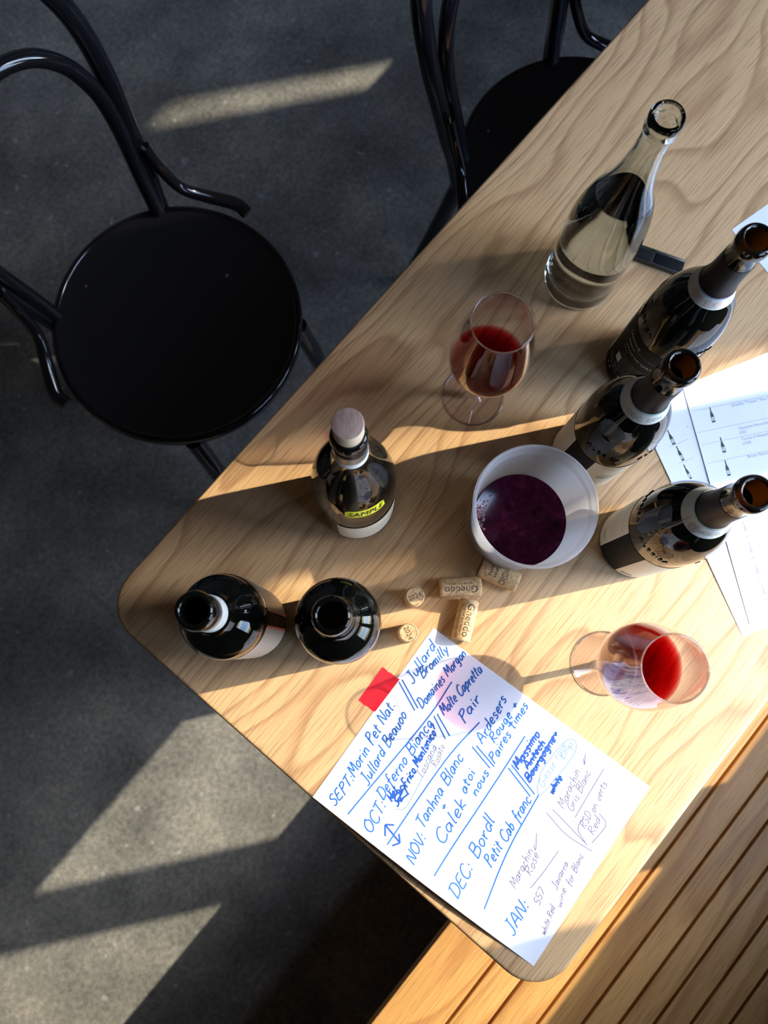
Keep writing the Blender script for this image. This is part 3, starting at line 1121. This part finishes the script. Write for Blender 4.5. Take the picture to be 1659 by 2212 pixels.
# ------------------------------------------------------------------ handwriting: a single-stroke hand
G = {
    'A': (.62, ['0,0 .3,1 .58,0', '.1,.38 .52,.4']), 'B': (.56, ['0.02,0 .1,1', '.05,.98 .45,.95 .42,.6 .1,.52 .5,.48 .48,.08 0,0']),
    'C': (.58, ['.56,.82 .38,1 .1,.8 .02,.4 .15,.04 .4,0 .58,.18']), 'D': (.62, ['.08,0 .14,1', '0,.95 .4,.98 .6,.6 .5,.15 .05,0']),
    'E': (.5, ['.5,.95 .15,.9 .05,.5 .02,.05 .48,.02', '.06,.5 .4,.54']), 'F': (.5, ['.06,0 .12,1 .52,1', '.1,.52 .42,.55']),
    'G': (.6, ['.56,.85 .3,1 .05,.7 .05,.2 .3,0 .55,.2 .56,.42 .32,.42']), 'J': (.5, ['.2,1 .5,1', '.36,1 .36,.1 .2,-.12 .02,.02']),
    'K': (.56, ['.05,0 .1,1', '.52,1 .1,.45 .55,0']), 'M': (.72, ['0,0 .12,1 .34,.3 .58,1 .68,0']), 'N': (.6, ['0,0 .08,.95 .48,.02 .58,1']),
    'O': (.62, ['.3,1 .06,.75 .04,.3 .28,0 .55,.25 .58,.7 .3,1 .45,1.02']), 'P': (.5, ['.05,-.1 .12,1', '.02,.9 .4,.98 .48,.7 .12,.48']),
    'R': (.56, ['.04,0 .1,1', '.02,.94 .42,.97 .44,.62 .1,.5 .54,0']), 'S': (.5, ['.5,.86 .26,1 .06,.78 .42,.36 .3,.02 .02,.12']),
    'T': (.54, ['0,.96 .56,1', '.3,.98 .24,0']), 'V': (.54, ['0,1 .24,0 .56,1']), '2': (.5, ['.02,.8 .28,1 .46,.72 .02,0 .5,.04']),
    '3': (.48, ['.04,.95 .42,.9 .18,.55 .46,.3 .2,0 .0,.1']), '9': (.48, ['.44,.85 .15,1 .05,.65 .42,.6 .44,.85 .36,0']), '5': (.48, ['.44,1 .1,1 .06,.55 .4,.5 .38,.06 .02,.04']),
    '7': (.46, ['0,1 .46,.98 .16,0']), 'H': (.58, ['.04,0 .08,1', '.5,1 .54,0', '.06,.5 .52,.52']), 'a': (.46, ['.38,.48 .12,.5 .02,.2 .16,0 .36,.3 .38,.48 .4,.02']),
    'b': (.44, ['.04,1 .06,0', '.06,.3 .26,.52 .4,.26 .22,0 .06,.06']), 'c': (.4, ['.38,.42 .18,.52 .02,.25 .14,0 .38,.1']), 'd': (.46, ['.38,.44 .14,.5 .02,.2 .16,0 .36,.25', '.44,1 .4,0']),
    'e': (.4, ['.04,.26 .36,.32 .24,.54 .04,.34 .1,.02 .36,.06']), 'f': (.38, ['.4,.92 .24,1 .18,.6 .12,-.3', '.0,.5 .36,.52']), 'g': (.44, ['.36,.46 .12,.5 .04,.2 .2,.04 .36,.4 .34,-.28 .08,-.3']),
    'h': (.44, ['.04,1 .05,0', '.06,.3 .26,.52 .36,.36 .38,0']), 'i': (.18, ['.08,.52 .1,0', '.1,.72 .13,.82']), 'k': (.42, ['.05,1 .05,0', '.36,.52 .07,.24 .38,0']),
    'l': (.2, ['.12,1 .06,.1 .16,.02']), 'm': (.62, ['.02,.52 .04,0', '.05,.34 .2,.52 .28,.3 .29,0', '.3,.34 .46,.52 .54,.3 .56,0']), 'n': (.44, ['.02,.52 .04,0', '.05,.34 .24,.52 .36,.32 .37,0']),
    'o': (.42, ['.2,.52 .04,.3 .14,0 .36,.16 .36,.42 .2,.52']), 'p': (.44, ['.06,.5 .02,-.36', '.06,.34 .28,.54 .4,.28 .2,.02 .06,.1']), 'r': (.34, ['.02,.52 .06,0', '.06,.3 .2,.5 .34,.48']),
    's': (.36, ['.34,.46 .14,.52 .08,.36 .3,.18 .18,0 .0,.06']), 't': (.34, ['.16,.85 .12,.1 .26,.02', '0,.56 .34,.6']), 'u': (.44, ['.02,.5 .06,.08 .22,0 .36,.3', '.38,.5 .38,.02']),
    'v': (.4, ['0,.5 .16,0 .38,.52']), 'w': (.58, ['0,.5 .12,0 .28,.4 .42,0 .56,.52']), 'x': (.4, ['0,.5 .38,0', '.36,.5 0,0']), 'y': (.42, ['.02,.5 .16,.1', '.4,.52 .1,-.35']), 'z': (.4, ['0,.5 .36,.5 0,0 .4,.02']),
    ':': (.26, ['.1,.40 .14,.52', '.05,.02 .09,.14']), '.': (.2, ['.05,0 .1,.1']), '+': (.5, ['.04,.3 .46,.32', '.26,.54 .22,.08']), '?': (.42, ['.04,.8 .24,1 .4,.76 .18,.45 .18,.3', '.16,.02 .18,.05']), ' ': (.32, []),
}


def strokes(text):
    x, out = 0.0, []
    for ch in text:
        wd, ls = G.get(ch, G['o'])
        for s in ls:
            out.append([(x + float(a.split(',')[0]), float(a.split(',')[1])) for a in s.split()])
        x += wd + 0.10
    return out, max(0.1, x - 0.10)


def sheet_z(X, Y):
    """height of the handwritten sheet above the table: flat, its long outer edge curling up"""
    e = max(0.0, 1 - X / 60.0)
    return 0.35 + 9.0 * e * e * max(0.0, math.sin(PI * min(1, max(0, (Y - 10) / 262.0)))) ** 1.0 + 0.25 * math.sin(X * .05 + 1) * math.sin(Y * .045) + 0.25


def ribbon(pts, width, lift=0.12):
    P = [Vector((a, b_)) for a, b_ in pts]
    vs, fs = [], []
    for i in range(len(P)):
        d = P[min(len(P) - 1, i + 1)] - P[max(0, i - 1)]
        d = d.normalized() if d.length > 1e-6 else Vector((1, 0))
        nn = Vector((-d.y, d.x)) * width / 2
        for sgn in (1, -1):
            q = P[i] + nn * sgn
            vs.append((q.x, -q.y, sheet_z(q.x, q.y) + lift))
    for i in range(len(P) - 1):
        fs.append((2 * i, 2 * i + 1, 2 * i + 3, 2 * i + 2))
    return vs, fs


LINES = [
    ('SEPT:', 5.8, 24.9, 40.3, 25.5, 9, 'b'), ('Morin Pet Nat.', 41.6, 23.7, 126.3, 15.0, 10, 'b'), ('Jullard Beaujo', 42.6, 39.5, 124.8, 31.4, 9.5, 'b'),
    ('Jullard', 154.2, 15.7, 201.2, 14.0, 9, 'b'), ('Bromilly', 166.0, 22.5, 205.6, 27.7, 8.5, 'b'), ('Domaines Morgon', 139.3, 40.3, 213.6, 45.1, 8.5, 'b'),
    ('OCT:', 6.6, 70.8, 39.2, 67.4, 10, 'b'), ('Deferno Bianco', 40.1, 61.3, 133.5, 58.3, 9.5, 'b'), ('Frico Montonico?', 65.3, 74.4, 132.4, 66.0, 7.5, 'd'),
    ('Het', 44.6, 69.6, 57.7, 68.6, 7, 'd'), ('329', 43.4, 76.6, 62.5, 77.8, 8, 'd'), ('Toscana', 81.4, 81.9, 116.7, 75.8, 7, 'p'), ('Rosato', 100.1, 87.7, 122.2, 81.5, 6, 'p'),
    ('Molte Capretta', 147.9, 63.2, 209.7, 69.3, 9, 'b'), ('Pair', 154.2, 84.8, 183.9, 84.6, 9, 'b'), ('NOV:', 8.8, 123.4, 37.6, 118.8, 9.5, 'b'),
    ('Tanhna Blanc', 41.6, 111.9, 124.4, 104.6, 10, 'b'), ('+', 68.7, 118.9, 75.6, 118.4, 7, 'b'), ('Calek', 41.1, 137.9, 88.8, 133.8, 11, 'b'), ('atoi', 96.0, 127.4, 119.3, 123.2, 8, 'b'),
    ('nous', 100.7, 137.6, 127.8, 134.9, 7.5, 'b'), ('Ardesers', 147.7, 112.8, 200.5, 107.4, 9, 'b'), ('Rouge +', 155.8, 122.1, 203.3, 120.6, 8, 'b'), ('Paires times', 139.0, 133.8, 208.4, 129.4, 8, 'b'),
    ('DEC:', 7.4, 179.3, 42.0, 176.2, 11, 'b'), ('Bordl', 51.3, 175.0, 92.5, 167.6, 11, 'b'), ('Petit Cab franc', 52.3, 190.4, 131.1, 186.6, 9.5, 'b'),
    ('Massimo', 148.8, 158.2, 191.3, 156.1, 8, 'd'), ('Antech', 154.7, 166.4, 187.4, 165.6, 6.5, 'd'), ('Bourgogne+', 144.7, 174.5, 204.1, 171.9, 7, 'd'),
    ('Giesse rose', 148.8, 189.3, 198.8, 184.9, 6.5, 'l'), ('Kings', 184.8, 191.7, 204.6, 189.1, 5.5, 'l'), ('white', 149.4, 201.0, 168.6, 200.0, 6, 'd'),
    ('JAN:', 11.3, 245.3, 45.5, 244.1, 11, 'b'), ('Marachin', 50.1, 222.5, 90.8, 217.0, 7.5, 'p'), ('Rose', 69.4, 228.4, 91.7, 223.7, 7, 'p'), ('557', 50.6, 251.2, 65.5, 248.9, 6, 'p'),
    ('Javarra', 73.6, 256.6, 101.8, 253.3, 6, 'p'), ('white Red', 31.0, 272.5, 58.7, 266.1, 5.5, 'p'), ('wine', 62.2, 270.4, 80.0, 265.6, 5.5, 'p'), ('for Blanc', 85.3, 267.2, 117.7, 261.1, 5.5, 'p'),
    ('Marachin', 144.3, 219.2, 185.1, 211.8, 7.5, 'p'), ('Gris Blanc', 146.9, 228.1, 190.7, 221.4, 7, 'p'), ('on verts', 159.7, 247.5, 191.7, 240.9, 6, 'p'), ('RSD', 140.7, 248.3, 156.0, 246.0, 6.5, 'p'), ('Red', 140.7, 259.0, 157.7, 255.6, 6.5, 'p'),
]
RULES = [
    ([(8.1, 39.6), (130.0, 49.7), (181.3, 49.1)], 'b'), ([(8.4, 89.9), (111.4, 90.5), (164.4, 96.9)], 'b'), ([(12.1, 146.5), (114.4, 145.6), (181.2, 144.0)], 'b'), ([(15.5, 206.8), (78.6, 194.7), (141.4, 189.3)], 'b'),
    ([(148.0, 3.5), (133.8, 34.6)], 'b'), ([(151.8, 4.9), (137.6, 36.0)], 'b'), ([(141.3, 54.1), (129.0, 78.0)], 'b'), ([(145.1, 55.5), (134.3, 79.7)], 'b'), ([(139.3, 105.0), (132.5, 132.9)], 'b'),
    ([(142.8, 108.0), (136.3, 135.7)], 'b'), ([(144.0, 148.0), (134.0, 183.3)], 'b'), ([(148.6, 148.9), (138.3, 185.7)], 'b'),
    ([(22.6, 76.8), (17.3, 99.7)], 'd'), ([(22.6, 76.8), (13.6, 83.4)], 'd'), ([(22.6, 76.8), (27.7, 84.6)], 'd'), ([(17.3, 99.7), (10.5, 94.5)], 'd'), ([(17.3, 99.7), (23.7, 93.6)], 'd'),
    ([(59.6, 234.5), (80.8, 236.5), (106.6, 237.4)], 'p'), ([(143.8, 232.9), (174.1, 231.2), (202.2, 229.9)], 'p'), ([(130.6, 205.7), (124.7, 235.2), (126.7, 265.7)], 'p'), ([(137.2, 209.3), (131.2, 244.1), (128.9, 258.9)], 'p'),
    ([(149.0, 240.0), (136.2, 242.0), (129.4, 255.9)], 'p'), ([(162.3, 251.1), (156.5, 263.0), (133.3, 261.3)], 'p'),
    ([(41.0, 77.0), (51.6, 84.3), (107.1, 77.2), (116.1, 70.9), (108.8, 64.9)], 'l'), ([(144.9, 183.9), (143.4, 191.7), (193.8, 196.4), (207.7, 189.7), (200.6, 181.4), (165.2, 178.4), (144.9, 183.9)], 'l'),
    ([(148.8, 154.0), (190.4, 152.0)], 'd'), ([(154.7, 163.6), (187.4, 162.6)], 'd'), ([(146.5, 171.6), (200.6, 168.2)], 'd'), ([(150, 198.6), (168, 197.2)], 'd'), ([(45, 66), (60, 72), (48, 74), (62, 79)], 'd'),
    ([(198.6, 206.7), (193.9, 211.2), (204.0, 205.5)], 'p'), ([(96.0, 213.4), (93.8, 217.6), (107.8, 209.0)], 'p'),
]
WID = {'b': 1.5, 'd': 1.9, 'l': 1.0, 'p': 0.85}
TH = 0.9400
th_c = (64.32, 20.53)
ax = Vector((math.cos(TH), math.sin(TH)))
origin = Vector(th_c) - ax * 215.9
sheet = thing('handwritten_sheet', 'white sheet of blue handwritten monthly notes taped to the table corner', 'paper', W(origin.x, origin.y), TH)
vs, fs = [], []
NX, NY = 36, 44
for side in (1, 0):
    for j in range(NY + 1):
        for i in range(NX + 1):
            X, Y = 215.9 * i / NX, 279.4 * j / NY
            vs.append((X, -Y, sheet_z(X, Y) - (0 if side else 0.12)))
n1 = (NX + 1) * (NY + 1)
for j in range(NY):
    for i in range(NX):
        a = j * (NX + 1) + i
        fs.append((a, a + NX + 1, a + NX + 2, a + 1))
        fs.append((a + n1, a + 1 + n1, a + NX + 2 + n1, a + NX + 1 + n1))
bd = [i for i in range(NX + 1)] + [(j + 1) * (NX + 1) - 1 for j in range(1, NY + 1)] + [NY * (NX + 1) + i for i in range(NX - 1, -1, -1)] + [j * (NX + 1) for j in range(NY - 1, 0, -1)]
for k in range(len(bd)):
    a, b_ = bd[k], bd[(k + 1) % len(bd)]
    fs.append((a, b_, b_ + n1, a + n1))
MB().add(vs, fs).build('page', 'paper', sheet, smooth=60)
for txt, x0, y0, x1, y1, h, k in LINES:
    h *= 1.22
    ss, wd = strokes(txt)
    d = Vector((x1 - x0, y1 - y0))
    L = d.length
    u = d / L
    vperp = Vector((u.y, -u.x))
    sx = L / wd
    mb = MB()
    ph = random.uniform(0, 6)
    for s in ss:
        pts = [(p.x, p.y) for p in smooth_pts([(a, b_, 0) for a, b_ in s], 5 if len(s) > 2 else 3)]
        pg = []
        for a, b_ in pts:
            q = Vector((x0, y0)) + u * (a * sx + b_ * h * 0.32) + vperp * (b_ * h + 0.4 * math.sin(a * 3 + ph))
            pg.append((min(215.2, max(0.6, q.x)), min(278.8, max(0.6, q.y))))
        mb.add(*ribbon(pg, WID[k]))
    mb.build('handwritten_line', 'ink_' + k, sheet, smooth=None)
for pts, k in RULES:
    P = [(p.x, p.y) for p in smooth_pts([(a, b_, 0) for a, b_ in pts], 12)]
    MB().add(*ribbon(P, WID[k])).build('pen_stroke', 'ink_' + k, sheet, smooth=None)

# ------------------------------------------------------------------ red tape over the sheet's edge
tp = [(9.5, -20.9), (27.8, -34.0), (1.7, -67.7), (-16.0, -55.7)]
c = Vector((sum(p[0] for p in tp) / 4, sum(p[1] for p in tp) / 4))
vs, fs = [], []
for lay in (0.0, 0.09):
    for j in range(9):
        for i in range(7):
            s_, t_ = i / 6, j / 8
            p = (Vector(tp[0]) * (1 - s_) + Vector(tp[1]) * s_) * (1 - t_) + (Vector(tp[3]) * (1 - s_) + Vector(tp[2]) * s_) * t_
            if j in (0, 8):
                p += Vector((0.25, 0.35)) * math.sin(i * 2.3)
            d = p - origin
            pgx, pgy = d.dot(ax), -d.dot(Vector((-ax.y, ax.x)))
            edge = min(1, max(0, (pgy + 2.5) / 2.5))
            z = 0.15 + (sheet_z(pgx, max(0, pgy)) + 0.12) * edge
            vs.append((p.x - c.x, p.y - c.y, z + lay))
for j in range(8):
    for i in range(6):
        a = j * 7 + i
        fs += [(a, a + 7, a + 8, a + 1), (a + 63, a + 64, a + 71, a + 70)]
tape = MB().add(vs, fs).build('red_tape', 'tape', None, W(c.x, c.y), smooth=60)
tag(tape, 'short strip of red tape holding the handwritten sheet to the table', 'tape')


# ------------------------------------------------------------------ printed wine lists
def printed_sheet(name, label, corner, u, z, w=215.9, h=279.4, curl=0.0, group=None):
    """corner is the page's lower left; u points along the bottom edge"""
    a = math.atan2(u[1], u[0])
    t = thing(name, label, 'paper', W(*corner, z), a, group)
    nx, ny = 14, 18
    vs, fs = [], []

    def hz(x, y):
        return 0.3 + curl * max(0, 1 - x / 30.0) ** 2 * max(0, math.sin(PI * y / h))
    for lay in (0, -0.12):
        for j in range(ny + 1):
            for i in range(nx + 1):
                x, y = w * i / nx, h * j / ny
                vs.append((x, y, hz(x, y) + lay))
    n = (nx + 1) * (ny + 1)
    for j in range(ny):
        for i in range(nx):
            q = j * (nx + 1) + i
            fs += [(q, q + 1, q + nx + 2, q + nx + 1), (q + n, q + nx + 1 + n, q + nx + 2 + n, q + 1 + n)]
    MB().add(vs, fs).build('page', 'paper', t, smooth=60)
    return t, hz, a


def icon(hz, x, y, s, body, lab_=True):
    """printed bottle picture, upright on the page"""
    pts = [(-3.2, 0), (3.2, 0), (3.2, 13), (2.4, 17), (1.1, 21), (1.0, 29), (-1.0, 29), (-1.1, 21), (-2.4, 17), (-3.2, 13)]
    zz = hz(x, y) + 0.08
    v = [(x + a * s, y + b_ * s, zz) for a, b_ in pts]
    return v, [(0, 1, 2, 9), (9, 2, 3, 8), (8, 3, 4, 7), (7, 4, 5, 6)]


def to_page(corner, a, X, Y):
    d = Vector((X - corner[0], Y - corner[1]))
    e = Vector((math.cos(a), math.sin(a)))
    return d.dot(e), d.dot(Vector((-e.y, e.x)))


def print_page(t, hz, corner, a, icons, texts, rules, s, body='print_green', ink='print_pale'):
    for X, Y in icons:
        x, y = to_page(corner, a, X, Y)
        y -= 14 * s
        v, f = icon(hz, x, y, s, body)
        io = MB().add(v, f).build('bottle_picture', body, t, smooth=None)
        MB().add([(x - 2.6 * s, y + 3 * s, hz(x, y) + 0.13), (x + 2.6 * s, y + 3 * s, hz(x, y) + 0.13), (x + 2.6 * s, y + 10.5 * s, hz(x, y) + 0.13), (x - 2.6 * s, y + 10.5 * s, hz(x, y) + 0.13)], [(0, 1, 2, 3)]).build('picture_label', 'band', io, smooth=None)
    for txt, X, Y, sz in texts:
        x, y = to_page(corner, a, X, Y)
        v, f = font_mesh(txt, sz)
        text_part('lettering', t, ink, [([(x + p, y + q, hz(x, y) + 0.09) for p, q, _ in v], f)])
    for X, Y, L in rules:
        x, y = to_page(corner, a, X, Y)
        MB().add([(x, y, hz(x, y) + 0.07), (x + L, y, 0.37), (x + L, y + 0.3, 0.37), (x, y + 0.3, hz(x, y) + 0.07)], [(0, 1, 2, 3)]).build('printed_rule', 'print_pale', t, smooth=None)


GP = 'printed wine lists at the table edge'
c1 = (398.7, 10.4)
t1, hz1, a1 = printed_sheet('wine_list', 'printed wine list lying underneath, its corner nearest the sunlit wine glass', c1, (0.93, 0.375), 0, curl=1.2, group=GP)
print_page(t1, hz1, c1, a1, [(332.7, 232.0), (341.6, 213.5), (348.7, 192.4)], [('lt', 352, 243, 3.2)], [(330, 221, 24), (340, 202, 18)], 0.62)
c2 = (406.5, 24.0)
t2, hz2, a2 = printed_sheet('wine_list', 'printed wine list on top, with a column of small bottle pictures', c2, (0.977, 0.21), 0.55, w=200, h=272, curl=0.6, group=GP)
print_page(t2, hz2, c2, a2, [(380.3, 257.9), (390.0, 223.2), (393.5, 196.7)],
           [('Gheddo "Triassi" Vino Bianco', 403.0, 267.5, 4.6), ('Giacomo Fenocchio', 409.5, 241.0, 4.6), ('2023', 410.3, 236.0, 4.2), ('Tenuta Il Nespolo', 412.0, 228.5, 4.6), ('LITER', 413.0, 223.4, 4.2), ('Bruno Giacosa', 417.5, 208.5, 4.6)],
           [(358, 262, 150), (362, 237, 150), (366, 223, 150), (372, 202, 150), (392, 150, 140)], 0.62)
print_page(t2, hz2, c2, a2, [(409.0, 128.4), (413.9, 104.3), (419.4, 81.5), (424.9, 59.2)], [('Podere vecchio', 432, 140, 4.6)], [(400, 118, 120), (404, 94, 120)], 0.66, body='print_mid')
t3, hz3, a3 = printed_sheet('wine_list', 'white printed sheet at the far right edge beyond the black-label bottle', (418.0 + 0.587 * 279.4, 482.4 - 0.81 * 279.4), (0.81, 0.587), 0.05, group=GP)
print_page(t3, hz3, (418.0 + 0.587 * 279.4, 482.4 - 0.81 * 279.4), a3, [], [('Selezione', 470, 500, 5)], [], 0.6)
